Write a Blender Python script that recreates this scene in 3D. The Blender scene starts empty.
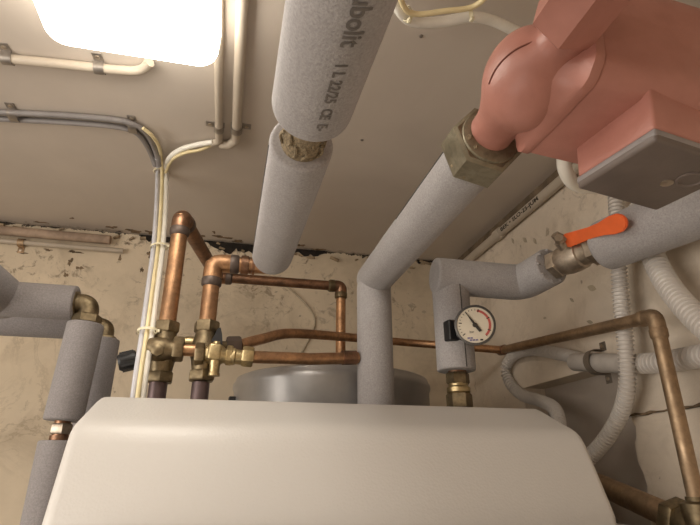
import bpy, bmesh, math, random
from mathutils import Vector, Matrix, Euler, Quaternion
random.seed(7)
S = bpy.context.scene
C = S.collection
PI = math.pi
EYE = 1.60
PITCH, YAW, FPX = math.radians(22), math.radians(13), 520.0
cp, sp, cy_, sy_ = math.cos(PITCH), math.sin(PITCH), math.cos(YAW), math.sin(YAW)

def at(px, py, d=None, X=None, Y=None, Z=None):
    """survey helper: the world point seen in direction px,py at a known depth, or on a known plane"""
    r = (px-350)/FPX; u = (262.5-py)/FPX
    f = cp-u*sp; z = u*cp+sp
    v = Vector((f*sy_+r*cy_, f*cy_-r*sy_, z))
    if d is None:
        d = X/v.x if X is not None else Y/v.y if Y is not None else (Z-EYE)/v.z
    p = v*d; p.z += EYE
    return p

# ------------------------------------------------------------------ materials
def newmat(name):
    m = bpy.data.materials.new(name); m.use_nodes = True
    nt = m.node_tree; b = nt.nodes['Principled BSDF']
    return m, nt, b
def N(nt, t, **kw):
    n = nt.nodes.new(t)
    for k, v in kw.items():
        if k.startswith('i_'): n.inputs[k[2:].replace('_', ' ')].default_value = v
        else: setattr(n, k, v)
    return n
def mixc(nt, fac, a, b, mode='MIX'):
    n = nt.nodes.new('ShaderNodeMix'); n.data_type = 'RGBA'; n.blend_type = mode
    for sock, val in ((n.inputs[0], fac), (n.inputs[6], a), (n.inputs[7], b)):
        if hasattr(val, 'is_linked'): nt.links.new(val, sock)
        else: sock.default_value = val if isinstance(val, (int, float)) else (*val, 1)
    return n.outputs[2]
def ramp(nt, src, stops):
    n = nt.nodes.new('ShaderNodeValToRGB'); nt.links.new(src, n.inputs[0])
    e = n.color_ramp.elements
    while len(e) < len(stops): e.new(.5)
    for el, (p, c) in zip(e, stops):
        el.position = p; el.color = (c, c, c, 1) if isinstance(c, (int, float)) else (*c, 1)
    return n.outputs[0]
def math_(nt, op, a, b=None, clamp=False):
    n = nt.nodes.new('ShaderNodeMath'); n.operation = op; n.use_clamp = clamp
    for i, v in enumerate((a, b)):
        if v is None: continue
        if hasattr(v, 'is_linked'): nt.links.new(v, n.inputs[i])
        else: n.inputs[i].default_value = v
    return n.outputs[0]
def noise(nt, scale, detail=4, rough=.55, dist=0, vec=None, sc=None):
    n = N(nt, 'ShaderNodeTexNoise'); n.inputs['Scale'].default_value = scale
    n.inputs['Detail'].default_value = detail; n.inputs['Roughness'].default_value = rough
    n.inputs['Distortion'].default_value = dist
    tc = N(nt, 'ShaderNodeTexCoord'); src = tc.outputs['Object']
    if sc is not None:
        mp = N(nt, 'ShaderNodeMapping'); mp.inputs['Scale'].default_value = sc
        nt.links.new(src, mp.inputs[0]); src = mp.outputs[0]
    nt.links.new(src, n.inputs['Vector'])
    return n.outputs[0]
def bump(nt, b, h, strength=.3, dist=.002):
    n = N(nt, 'ShaderNodeBump'); n.inputs['Strength'].default_value = strength
    n.inputs['Distance'].default_value = dist
    nt.links.new(h, n.inputs['Height']); nt.links.new(n.outputs[0], b.inputs['Normal'])
def simple(name, col, rough=.5, metal=0, var=.12, scale=40, bmp=0, bscale=200, dark=None, bd=.001, spec=None):
    m, nt, b = newmat(name)
    d = dark if dark else tuple(c*(1-var) for c in col)
    l = tuple(min(1, c*(1+var)) for c in col)
    f = ramp(nt, noise(nt, scale), [(.35, 0), (.65, 1)])
    nt.links.new(mixc(nt, f, d, l), b.inputs['Base Color'])
    b.inputs['Roughness'].default_value = rough; b.inputs['Metallic'].default_value = metal
    if spec is not None: b.inputs['Specular IOR Level'].default_value = spec
    if bmp: bump(nt, b, noise(nt, bscale, 2), bmp, bd)
    return m

def foam_mat(name, col):
    m, nt, b = newmat(name)
    a = noise(nt, 420, 3, .7); c = noise(nt, 35, 3)
    f = ramp(nt, a, [(.3, 0), (.7, 1)])
    k = mixc(nt, f, tuple(x*.78 for x in col), tuple(x*1.2 for x in col))
    k2 = mixc(nt, ramp(nt, c, [(.35, 0), (.7, .35)]), k, tuple(x*.8 for x in col))
    nt.links.new(k2, b.inputs['Base Color'])
    b.inputs['Roughness'].default_value = .85; b.inputs['Specular IOR Level'].default_value = .25
    b.inputs['Sheen Weight'].default_value = .15
    bump(nt, b, a, .55, .0012)
    return m
def copper_mat(name, col, dull, rough=.32):
    m, nt, b = newmat(name)
    f = ramp(nt, noise(nt, 28, 6, .65, .6), [(.38, 0), (.62, 1)])
    f2 = ramp(nt, noise(nt, 160, 3), [(.45, 0), (.75, .5)])
    k = mixc(nt, f, dull, col); k = mixc(nt, f2, k, tuple(x*.6 for x in dull))
    nt.links.new(k, b.inputs['Base Color'])
    nt.links.new(ramp(nt, noise(nt, 45, 4), [(.3, rough-.08), (.7, rough+.18)]), b.inputs['Roughness'])
    b.inputs['Metallic'].default_value = .92
    bump(nt, b, noise(nt, 120, 3), .12, .001)
    return m

def plaster_mat(name, base, axis):
    """old plaster; brown stains and black mould where it meets the ceiling"""
    m, nt, b = newmat(name)
    big = noise(nt, 2.6, 6, .6, .5); mid = noise(nt, 8, 8, .66, .7); fine = noise(nt, 90, 4)
    k = mixc(nt, ramp(nt, big, [(.3, 0), (.7, 1)]), tuple(x*.82 for x in base), tuple(min(1, x*1.08) for x in base))
    k = mixc(nt, ramp(nt, mid, [(.5, 0), (.72, .38)]), k, (.33, .25, .165))
    vein = noise(nt, 4.2, 9, .68, 1.6)
    vm = ramp(nt, vein, [(.475, 0), (.497, .3 if axis == 'y' else .12), (.503, .3 if axis == 'y' else .12), (.525, 0)])
    k = mixc(nt, math_(nt, 'MULTIPLY', vm, ramp(nt, noise(nt, 4, 3), [(.45, 0), (.65, 1)])), k, (.19, .13, .08))
    # patchy chips
    chips = ramp(nt, noise(nt, 30, 5, .62, .6, sc=(1, 1, .8)), [(.68, 0), (.72, .6)])
    k = mixc(nt, chips, k, (.27, .21, .14))
    tc = N(nt, 'ShaderNodeTexCoord'); sx = N(nt, 'ShaderNodeSeparateXYZ')
    nt.links.new(tc.outputs['Object'], sx.inputs[0]); z = sx.outputs[2]
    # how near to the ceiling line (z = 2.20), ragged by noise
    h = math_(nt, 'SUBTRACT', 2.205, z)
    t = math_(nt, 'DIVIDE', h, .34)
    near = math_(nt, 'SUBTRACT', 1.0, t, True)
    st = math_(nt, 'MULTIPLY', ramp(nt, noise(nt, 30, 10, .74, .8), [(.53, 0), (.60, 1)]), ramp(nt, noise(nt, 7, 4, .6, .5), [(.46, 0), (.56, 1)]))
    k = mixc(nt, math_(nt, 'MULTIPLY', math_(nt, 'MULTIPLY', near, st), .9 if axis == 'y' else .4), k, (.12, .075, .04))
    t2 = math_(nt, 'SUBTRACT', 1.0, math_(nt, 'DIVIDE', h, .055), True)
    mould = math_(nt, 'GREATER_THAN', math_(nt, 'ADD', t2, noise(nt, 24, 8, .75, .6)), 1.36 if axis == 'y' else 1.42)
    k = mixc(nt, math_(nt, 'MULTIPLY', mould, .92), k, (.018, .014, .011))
    nt.links.new(k, b.inputs['Base Color'])
    b.inputs['Roughness'].default_value = .85; b.inputs['Specular IOR Level'].default_value = .2
    hh = math_(nt, 'ADD', math_(nt, 'MULTIPLY', mid, .8), math_(nt, 'MULTIPLY', fine, .25))
    bump(nt, b, hh, .45, .006)
    return m
def ceiling_mat():
    m, nt, b = newmat('ceiling_paint')
    base = (.60, .53, .46)
    big = noise(nt, 3, 5, .55, .4)
    k = mixc(nt, ramp(nt, big, [(.3, 0), (.7, 1)]), tuple(x*.9 for x in base), tuple(x*1.05 for x in base))
    tc = N(nt, 'ShaderNodeTexCoord'); sx = N(nt, 'ShaderNodeSeparateXYZ')
    nt.links.new(tc.outputs['Object'], sx.inputs[0])
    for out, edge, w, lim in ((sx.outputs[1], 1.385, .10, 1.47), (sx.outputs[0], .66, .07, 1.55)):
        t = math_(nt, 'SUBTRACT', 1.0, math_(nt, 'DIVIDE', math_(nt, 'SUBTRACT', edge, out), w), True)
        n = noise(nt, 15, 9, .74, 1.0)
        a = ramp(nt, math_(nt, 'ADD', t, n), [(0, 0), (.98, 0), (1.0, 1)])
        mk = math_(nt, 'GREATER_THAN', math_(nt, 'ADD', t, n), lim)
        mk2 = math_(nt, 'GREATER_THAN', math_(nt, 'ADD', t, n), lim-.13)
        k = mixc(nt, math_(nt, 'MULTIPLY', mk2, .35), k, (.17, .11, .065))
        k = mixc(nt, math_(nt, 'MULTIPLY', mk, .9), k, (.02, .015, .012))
    nt.links.new(k, b.inputs['Base Color'])
    b.inputs['Roughness'].default_value = .6; b.inputs['Specular IOR Level'].default_value = .3
    bump(nt, b, noise(nt, 55, 4), .1, .003)
    return m
def casing_mat():
    m, nt, b = newmat('white_textured_casing')
    v = N(nt, 'ShaderNodeTexVoronoi'); v.inputs['Scale'].default_value = 330
    tc = N(nt, 'ShaderNodeTexCoord'); nt.links.new(tc.outputs['Object'], v.inputs['Vector'])
    b.inputs['Base Color'].default_value = (.63, .605, .575, 1)
    b.inputs['Roughness'].default_value = .36
    bump(nt, b, v.outputs[0], .22, .0008)
    return m
def red_mat():
    m, nt, b = newmat('red_oxide_enamel')
    f = ramp(nt, noise(nt, 22, 4), [(.35, 0), (.7, 1)])
    nt.links.new(mixc(nt, f, (.43, .185, .145), (.51, .23, .185)), b.inputs['Base Color'])
    b.inputs['Roughness'].default_value = .42
    bump(nt, b, noise(nt, 260, 4), .3, .0008)
    return m
def hose_mat():
    m, nt, b = newmat('ribbed_hose_plastic')
    b.inputs['Base Color'].default_value = (.66, .62, .58, 1); b.inputs['Roughness'].default_value = .4
    return m
def emit_mat(name, col, s):
    m, nt, b = newmat(name)
    b.inputs['Base Color'].default_value = (.9, .88, .82, 1)
    b.inputs['Emission Color'].default_value = (*col, 1); b.inputs['Emission Strength'].default_value = s
    return m

FOAM = foam_mat('grey_pipe_foam', (.385, .365, .365))
FOAM_D = foam_mat('dark_grey_pipe_foam', (.29, .268, .268))
COPPER = copper_mat('copper', (.60, .35, .19), (.36, .21, .12), .38)
COPPER_D = copper_mat('tarnished_copper', (.36, .20, .12), (.20, .12, .08), .38)
COPPER_P = copper_mat('painted_copper', (.46, .33, .21), (.36, .26, .17), .5)
SOLDER = simple('dark_solder', (.13, .10, .085), .5, .6)
BRASS = copper_mat('brass', (.62, .50, .28), (.40, .31, .17), .34)
BRASS_D = copper_mat('tarnished_brass', (.31, .245, .15), (.18, .14, .085), .44)
NUTM = copper_mat('weathered_nut_metal', (.37, .335, .25), (.26, .23, .165), .5)
HEMP = simple('sealing_hemp', (.27, .21, .13), .9, 0, .35, 300, .8, 500, bd=.003)
NICKEL = copper_mat('nickel_plated_brass', (.58, .50, .41), (.46, .39, .31), .36)
STEEL = simple('dull_steel', (.33, .30, .27), .42, .85, .2)
BLACK = simple('black_plastic', (.018, .018, .02), .4, 0, .2)
SEAM = simple('seam_gap', (.06, .055, .05), .9)
RED = red_mat()
LID = simple('dark_grey_lid', (.145, .115, .10), .45, 0, .08, 30, .15, 300)
LIDRIM = simple('grey_lid_rim', (.26, .235, .23), .5)
CASING = casing_mat()
ORANGE = simple('orange_lever_coating', (.82, .15, .04), .35, 0, .06)
HOSE = hose_mat()
CONDUIT = simple('cream_conduit', (.52, .45, .365), .45, 0, .05, 20)
WHITEC = simple('white_cable', (.86, .83, .75), .45, 0, .05)
CREAMC = simple('cream_cable', (.80, .68, .40), .45, 0, .05)
GREYC = simple('grey_cable', (.27, .25, .245), .5, 0, .08)
BLUEC = simple('pale_grey_cable', (.56, .56, .60), .45, 0, .05)
TIE = simple('cable_tie_nylon', (.78, .72, .52), .45, 0, .05)
TANK = simple('dark_steel_jacket', (.40, .39, .385), .36, .5, .12, 14)
LAMPB = simple('lamp_base_plastic', (.75, .72, .66), .5)
LAMP = emit_mat('lit_diffuser', (1.0, .93, .82), 6.8)
DIAL = simple('dial_face', (.68, .61, .49), .5, 0, .04)
DIALRED = simple('dial_red', (.50, .10, .08), .5)
DIALBLK = simple('dial_black', (.03, .025, .02), .5)
DIALBLU = simple('dial_blue', (.07, .06, .25), .5)
INK = simple('printed_ink', (.17, .155, .145), .9)
INK2 = simple('pipe_print_ink', (.05, .04, .03), .8)
PLASTER_B = plaster_mat('stained_plaster_back', (.74, .63, .48), 'y')
PLASTER_R = plaster_mat('stained_plaster_side', (.80, .70, .58), 'x')
CEIL = ceiling_mat()
NICHE = simple('smooth_grey_render', (.54, .47, .405), .8, 0, .1, 8)
CONC = simple('concrete', (.36, .34, .31), .8, 0, .15, 6, .3, 60)
CRACKM = simple('mould_black', (.022, .017, .013), .95, 0, .4, 60)

# ------------------------------------------------------------------ mesh builder
def frames(path):
    n = len(path); T = []
    for i in range(n):
        a = path[max(0, i-1)]; b = path[min(n-1, i+1)]
        T.append((b-a).normalized())
    up = Vector((0, 0, 1)) if abs(T[0].z) < .9 else Vector((0, -1, 0))
    x = (up - T[0]*up.dot(T[0])).normalized(); out = []
    for i in range(n):
        if i:
            q = T[i-1].rotation_difference(T[i]); x = q @ x
            x = (x-T[i]*x.dot(T[i])).normalized()
        out.append((T[i], x, T[i].cross(x)))
    return out
def fillet(pts, r, n=8):
    pts = [Vector(p) for p in pts]; out = [pts[0]]
    for a, b, c in zip(pts, pts[1:], pts[2:]):
        u = (a-b); v = (c-b); lu, lv = u.length, v.length; u.normalize(); v.normalize()
        ang = u.angle(v); t = min(r/max(math.tan(ang/2), 1e-3), lu*.48, lv*.48)
        p, q = b+u*t, b+v*t
        for k in range(n+1):
            s = k/n
            out.append(p*(1-s)**2+b*2*s*(1-s)+q*s*s)
    out.append(pts[-1]); return out
def smooth(pts, n=8):
    P = [Vector(p) for p in pts]; P = [P[0]*2-P[1]]+P+[P[-1]*2-P[-2]]; out = []
    for i in range(1, len(P)-2):
        a, b, c, d = P[i-1:i+3]
        for k in range(n):
            t = k/n
            out.append(.5*((2*b)+(c-a)*t+(2*a-5*b+4*c-d)*t*t+(3*b-a-3*c+d)*t**3))
    out.append(P[-2]); return out

class MB:
    def __init__(s): s.bm = bmesh.new()
    def ring(s, c, x, y, r, n, ph=0, sq=None):
        vs = []
        for k in range(n):
            a = 2*PI*k/n+ph; ca, sa = math.cos(a), math.sin(a)
            if sq:
                e = 2/sq; ca = math.copysign(abs(ca)**e, ca); sa = math.copysign(abs(sa)**e, sa)
            vs.append(s.bm.verts.new(c+x*(r*ca)+y*(r*sa)))
        return vs
    def skin(s, rings, cap=True):
        n = len(rings[0])
        for A, B in zip(rings, rings[1:]):
            for k in range(n): s.bm.faces.new((A[k], A[(k+1) % n], B[(k+1) % n], B[k]))
        if cap:
            s.bm.faces.new(list(reversed(rings[0]))); s.bm.faces.new(rings[-1])
        return s
    def tube(s, path, r, n=24, rnd=0.0, rnd2=None):
        """round pipe along a path; rnd rounds its end lips"""
        path = [Vector(p) for p in path]; rnd2 = rnd if rnd2 is None else rnd2
        P, R = [], []
        if rnd:
            d = (path[1]-path[0]).normalized()
            for k in range(4):
                a = k/4*PI/2; P.append(path[0]+d*rnd*(1-math.sin(a))*1.0); R.append(r-rnd*(1-math.cos(PI/2-a)) if False else r-rnd+rnd*math.sin(a))
            P = [path[0]+d*rnd*(1-math.cos(k/4*PI/2)) for k in range(4)]
            P.append(path[0]+d*rnd); R.append(r)
            body = path[1:]
        else:
            P.append(path[0]); R.append(r); body = path[1:]
        end = body[-1]; d2 = (end-(body[-2] if len(body) > 1 else path[0])).normalized()
        for p in body[:-1]: P.append(p); R.append(r)
        if rnd2:
            P.append(end-d2*rnd2); R.append(r)
            for k in range(1, 5):
                a = k/4*PI/2; P.append(end-d2*rnd2*(1-math.sin(a))); R.append(r-rnd2+rnd2*math.cos(a))
        else: P.append(end); R.append(r)
        F = frames(path if len(P) == len(path) else P)
        s.skin([s.ring(p, f[1], f[2], rr, n) for p, f, rr in zip(P, F, R)])
        return s
    def lathe(s, p, d, prof, n=24, ph=0, sq=None, up=None):
        """prof: (distance along d, radius)"""
        p = Vector(p); d = Vector(d).normalized()
        u = Vector(up) if up else (Vector((0, 0, 1)) if abs(d.z) < .9 else Vector((0, -1, 0)))
        x = (u-d*u.dot(d)).normalized(); y = d.cross(x)
        s.skin([s.ring(p+d*t, x, y, r, n, ph, sq) for t, r in prof]); return s
    def hexa(s, p, d, L, af, ph=0):
        R = af/1.732; c = min(L*.14, .003)
        s.lathe(p, d, [(0, R*.9), (c, R), (L-c, R), (L, R*.9)], 6, ph); return s
    def box(s, c, size, rot=None, bev=0):
        m = Matrix.Translation(Vector(c)) @ ((rot.to_matrix().to_4x4() if rot else Matrix())) @ Matrix.Diagonal((*size, 1))
        g = bmesh.ops.create_cube(s.bm, size=1, matrix=m)
        if bev:
            es = list({e for v in g['verts'] for e in v.link_edges})
            bmesh.ops.bevel(s.bm, geom=es, offset=bev, segments=3, affect='EDGES', profile=.5)
        return s
    def poly(s, pts):
        s.bm.faces.new([s.bm.verts.new(Vector(p)) for p in pts]); return s
    def prism(s, pts, vec):
        a = [s.bm.verts.new(Vector(p)) for p in pts]; b = [s.bm.verts.new(Vector(p)+Vector(vec)) for p in pts]
        n = len(a); s.bm.faces.new(list(reversed(a))); s.bm.faces.new(b)
        for k in range(n): s.bm.faces.new((a[k], a[(k+1) % n], b[(k+1) % n], b[k]))
        return s
    def sphere(s, c, sc, u=24, v=16):
        bmesh.ops.create_uvsphere(s.bm, u_segments=u, v_segments=v, radius=1, matrix=Matrix.Translation(Vector(c)) @ Matrix.Diagonal((*sc, 1))); return s
    def corrugated(s, path, r, pitch=.0045, depth=.0018, n=18):
        L = [0]
        for a, b in zip(path, path[1:]): L.append(L[-1]+(b-a).length)
        tot = L[-1]; cnt = int(tot/pitch)*6; P, R = [], []; j = 0
        for k in range(cnt+1):
            t = tot*k/cnt
            while j < len(L)-2 and L[j+1] < t: j += 1
            f = (t-L[j])/max(1e-9, L[j+1]-L[j]); P.append(path[j].lerp(path[j+1], f))
            R.append(r-depth*(0, 0, .9, 1, 1, .9)[k % 6])
        F = frames(P)
        s.skin([s.ring(p, f[1], f[2], rr, n) for p, f, rr in zip(P, F, R)]); return s
    def build(s, name, mat, parent=None, ang=40, flat=False):
        bmesh.ops.recalc_face_normals(s.bm, faces=s.bm.faces[:])
        me = bpy.data.meshes.new(name)
        org = Vector((0, 0, 0))
        q = parent
        while q is not None: org = org+q.location; q = q.parent
        if parent is not None: bmesh.ops.translate(s.bm, verts=s.bm.verts[:], vec=-org)
        s.bm.to_mesh(me); s.bm.free()
        me.materials.append(mat)
        if not flat:
            me.polygons.foreach_set('use_smooth', [True]*len(me.polygons))
            try: me.set_sharp_from_angle(angle=math.radians(ang))
            except Exception: pass
        o = bpy.data.objects.new(name, me); C.objects.link(o)
        if parent is not None: o.parent = parent
        return o

def tag(o, label=None, cat=None, group=None, kind=None):
    for k, v in (('label', label), ('category', cat), ('group', group), ('kind', kind)):
        if v: o[k] = v
    return o
def thing(name, loc, label, cat, group=None):
    o = bpy.data.objects.new(name, None); C.objects.link(o); o.location = Vector(loc); o.empty_display_size = .05
    return tag(o, label, cat, group)
def struct(o): o['kind'] = 'structure'; return o

def text_mesh(name, txt, size, mapper, mat, parent, step=None, bold=0):
    """letters as thin geometry laid on a surface through mapper(x, y)"""
    cu = bpy.data.curves.new('t', 'FONT'); cu.body = txt; cu.size = size; cu.resolution_u = 3; cu.offset = bold
    ob = bpy.data.objects.new('t', cu); C.objects.link(ob)
    bpy.context.view_layer.update()
    me = bpy.data.meshes.new_from_object(ob.evaluated_get(bpy.context.evaluated_depsgraph_get()))
    bpy.data.objects.remove(ob)
    bm = bmesh.new(); bm.from_mesh(me); bpy.data.meshes.remove(me)
    if step:
        bmesh.ops.triangulate(bm, faces=bm.faces[:])
        for _ in range(2):
            es = [e for e in bm.edges if e.calc_length() > step]
            if es: bmesh.ops.subdivide_edges(bm, edges=es, cuts=1)
            bmesh.ops.triangulate(bm, faces=bm.faces[:])
    for v in bm.verts: v.co = mapper(v.co.x, v.co.y)
    m = MB(); m.bm.free(); m.bm = bm
    return m.build(name, mat, parent, flat=True)

# ------------------------------------------------------------------ the room
X0, X1, Y0, Y1, ZC = -1.25, .655, -1.25, 1.38, 2.20
m = MB(); m.box(((X0+X1)/2, (Y0+Y1)/2, ZC+.05), (X1-X0+.4, Y1-Y0+.4, .10)); struct(m.build('ceiling', CEIL, flat=True))
m = MB(); m.box(((X0+X1)/2, (Y0+Y1)/2, -.05), (X1-X0+.4, Y1-Y0+.4, .10)); struct(m.build('floor', CONC, flat=True))
m = MB(); m.box(((X0+X1)/2, Y1+.05, ZC/2), (X1-X0+.4, .10, ZC)); struct(m.build('wall_back', PLASTER_B, flat=True))
m = MB(); m.box(((X0+X1)/2, Y0-.05, ZC/2), (X1-X0+.4, .10, ZC)); struct(m.build('wall_front', PLASTER_R, flat=True))
m = MB(); m.box((X0-.05, (Y0+Y1)/2, ZC/2), (.10, Y1-Y0, ZC)); struct(m.build('wall_left', PLASTER_R, flat=True))
# right wall with the shallow rendered recess beside the boiler and a rough block end
NA, NB, NT, NF, DEP = .765, 1.085, EYE+.178, .35, .055
m = MB()
m.poly([(X1, Y0, NT), (X1, Y0, ZC), (X1, Y1, ZC), (X1, Y1, NT)])
m.poly([(X1, NB, 0), (X1, NB, NT), (X1, Y1, NT), (X1, Y1, 0)])
m.poly([(X1, NA, 0), (X1, NA, NF), (X1, NB, NF), (X1, NB, 0)])
edge = []
z = NF
while z < NT-.004:
    edge.append((NA+random.uniform(-.007, .006), z)); z += random.uniform(.008, .02)
edge.append((NA, NT))
m.poly([(X1, Y0, NF), (X1, Y0, NT)]+[(X1, y, zz) for y, zz in reversed(edge)])
m.poly([(X1, Y0, 0), (X1, Y0, NF), (X1, NA, NF), (X1, NA, 0)])
for (ya, za), (yb, zb) in zip(edge, edge[1:]):
    m.poly([(X1, ya, za), (X1, yb, zb), (X1+DEP, yb+.004, zb), (X1+DEP, ya+.004, za)])
m.poly([(X1, NB, NF), (X1, NB, NT), (X1+DEP, NB, NT), (X1+DEP, NB, NF)])
m.poly([(X1, NA, NT), (X1, NB, NT), (X1+DEP, NB, NT), (X1+DEP, NA, NT)])
m.poly([(X1, NA, NF), (X1, NB, NF), (X1+DEP, NB, NF), (X1+DEP, NA, NF)])
bmesh.ops.remove_doubles(m.bm, verts=m.bm.verts[:], dist=1e-5)
m.box((X1+.12, (Y0+Y1)/2, ZC/2), (.10, Y1-Y0+.2, ZC))
wr = struct(m.build('wall_right', PLASTER_R, flat=True))
m = MB(); m.box((X1+DEP+.004, (NA+NB)/2, (NT+NF)/2), (.008, NB-NA+.02, NT-NF+.02)); struct(m.build('trim_1', NICHE, flat=True))
# protruding masonry block below the recess edge, right of it, with its open bed joint
m = MB()
pts = [(X1-.006, Y0, EYE+.083)]
y = NA-.005
top = []
while y > Y0+.3:
    top.append((X1-.006, y, EYE+.084+random.uniform(-.003, .003))); y -= random.uniform(.02, .05)
low = [(X1-.006, NA-.005+random.uniform(-.008, .003), EYE+.07-k*.03) for k in range(12)]
m.prism([(X1-.006, Y0, EYE+.083)]+list(reversed(top))+low+[(X1-.006, Y0, EYE-.26)], (.006, 0, 0))
struct(m.build('trim_2', PLASTER_R, flat=True))
# ragged black gap where the back wall meets the ceiling
def ragged(x0, x1, y, z, w0, w1, name, seed):
    rr = random.Random(seed); m = MB(); up, lo = [], []; x = x0
    while x < x1:
        e = min(1, (x-x0)/.05, (x1-x)/.05)
        up.append((x, y, z)); lo.append((x, y, z-e*rr.uniform(w0, w1)-.001)); x += rr.uniform(.004, .014)
    m.prism(up+list(reversed(lo)), (0, .004, 0)); struct(m.build(name, CRACKM, flat=True))
ragged(-.27, -.17, Y1-.004, ZC-.001, .012, .040, 'trim_3', 1)
ragged(-.10, .10, Y1-.004, ZC-.001, .012, .034, 'trim_4', 2)
ragged(.12, .26, Y1-.004, ZC-.001, .005, .022, 'trim_7', 4)
ragged(.40, .60, Y1-.004, ZC-.001, .002, .012, 'trim_5', 5)
# flaked plaster lumps along that joint
rr = random.Random(3)
m = MB()
for k in range(46):
    x = rr.uniform(-.62, .62); s_ = rr.uniform(.003, .010)
    m.box((x, Y1-.004, ZC-rr.uniform(.004, .03)), (s_*rr.uniform(1, 3.2), .008, s_*.7), Euler((rr.uniform(-.5, .5), rr.uniform(-.6, .6), rr.uniform(-.4, .4))))
struct(m.build('trim_6', simple('flaked_plaster', (.34, .26, .17), .9, 0, .4, 40), flat=True))

PEEL = simple('peeling_brown_paint', (.20, .14, .085), .9, 0, .5, 70)
def blob(cx, cy, w, h, rr, plane='c'):
    P = []
    n = 22; ph_ = [rr.uniform(0, 6.28) for _ in range(4)]
    for k in range(n):
        a = 2*PI*k/n; r = .62+.2*math.sin(2*a+ph_[0])+.16*math.sin(3*a+ph_[1])+.12*math.sin(5*a+ph_[2])+rr.uniform(-.16, .16)
        P.append((cx+w*r*math.cos(a), cy+h*r*math.sin(a)))
    return P
rr = random.Random(11); m = MB()
for px, py, w, h in ((112, 227, .020, .010), (134, 231, .026, .016), (150, 232, .018, .012), (40, 222, .02, .006), (72, 218, .008, .004), (222, 237, .034, .012), (238, 241, .022, .010), (200, 236, .022, .010), (262, 244, .02, .008), (300, 245, .016, .012), (318, 251, .03, .007), (398, 258, .022, .014), (412, 257, .018, .010), (214, 232, .006, .009)):
    q = at(px, py, Z=ZC); m.prism([(x, min(y, Y1-.001), ZC-.0012) for x, y in blob(q.x, min(q.y, Y1-.012), w, h, rr)], (0, 0, .0011))
for px, py, w, h in ((70, 262, .012, .020), (66, 275, .010, .014), (80, 268, .016, .010), (48, 250, .020, .006), (150, 255, .014, .018), (142, 270, .008, .016), (22, 253, .022, .006), (75, 252, .03, .008), (120, 258, .010, .014), (385, 262, .012, .008), (410, 268, .020, .006)):
    q = at(px, py, Y=Y1); m.prism([(x, Y1-.0012, z) for x, z in blob(q.x, q.z, w*.7, h*.7, rr)], (0, .0011, 0))
struct(m.build('trim_10', PEEL, flat=True))
m = MB()
def leaf(L, W, a):
    return [(L*(t-.5)*math.cos(a)-W*math.sin(PI*t)*sg*.5*math.sin(a), L*(t-.5)*math.sin(a)+W*math.sin(PI*t)*sg*.5*math.cos(a)) for sg, ts in ((1, (0, .2, .4, .6, .8)), (-1, (1, .8, .6, .4, .2))) for t in ts]
for px, py, L_, W_, a in ((513, 241, .020, .008, 1.2), (525, 240, .024, .010, .9), (535, 241, .022, .009, 1.1), (592, 288, .026, .012, .5), (640, 262, .012, .005, .3), (572, 300, .016, .006, .8), (545, 318, .012, .005, .2), (590, 322, .018, .007, .4), (560, 240, .014, .006, .6)):
    q = at(px, py, X=X1); m.prism([(X1-.0008, q.y+u_, q.z+v_) for u_, v_ in leaf(L_, W_, a)], (.0007, 0, 0))
for px, py, L_, W_, a in ((411, 306, .022, .010, -.3), (424, 312, .014, .010, .1), (398, 276, .018, .008, .8), (409, 272, .014, .008, -.6), (276, 292, .010, .005, .4), (300, 316, .008, .006, .7), (60, 375, .02, .006, .6), (140, 335, .012, .006, 1.1)):
    q = at(px, py, Y=Y1); m.prism([(q.x+u_, Y1-.0008, q.z+v_) for u_, v_ in leaf(L_, W_, a)], (0, .0007, 0))
struct(m.build('trim_11', simple('wall_smudge', (.47, .40, .30), .9, 0, .1, 50), flat=True))
m = MB(); y = .765; a_, b_ = [], []
while y > .50:
    w_ = .0006+.0018*rr.random(); zc_ = EYE+.088+rr.uniform(-.0015, .0015); a_.append((X1-.0065, y, zc_+w_)); b_.append((X1-.0065, y, zc_-w_)); y -= rr.uniform(.008, .02)
m.prism(a_+list(reversed(b_)), (.006, 0, 0)); struct(m.build('trim_9', PEEL, flat=True))

# ------------------------------------------------------------------ ceiling lamp
lx0, lx1, ly0, ly1 = -.278, -.052, .335, .622
L = thing('ceiling_lamp', ((lx0+lx1)/2, (ly0+ly1)/2, ZC), 'lit rectangular white ceiling lamp with rounded diffuser', 'lamp')
m = MB(); m.box(((lx0+lx1)/2, (ly0+ly1)/2, ZC-.0105), (lx1-lx0-.05, ly1-ly0-.05, .021), bev=.004); m.build('lamp_base', LAMPB, L)
def rrect(bm, xa, xb, ya, yb, r, z, n=7):
    out = []
    for cx, cy, a0 in ((xb-r, yb-r, 0), (xa+r, yb-r, 90), (xa+r, ya+r, 180), (xb-r, ya+r, 270)):
        for k in range(n+1):
            a = math.radians(a0+90*k/n); out.append(bm.verts.new((cx+r*math.cos(a), cy+r*math.sin(a), z)))
    return out
m = MB(); rings = []
for ins, z in ((0, .021), (.001, .050), (.003, .058), (.007, .064), (.013, .068), (.022, .070)):
    rings.append(rrect(m.bm, lx0+ins, lx1-ins, ly0+ins, ly1-ins, .026-ins*.4, ZC-z))
m.skin(rings)
m.build('diffuser', LAMP, L)

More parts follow.
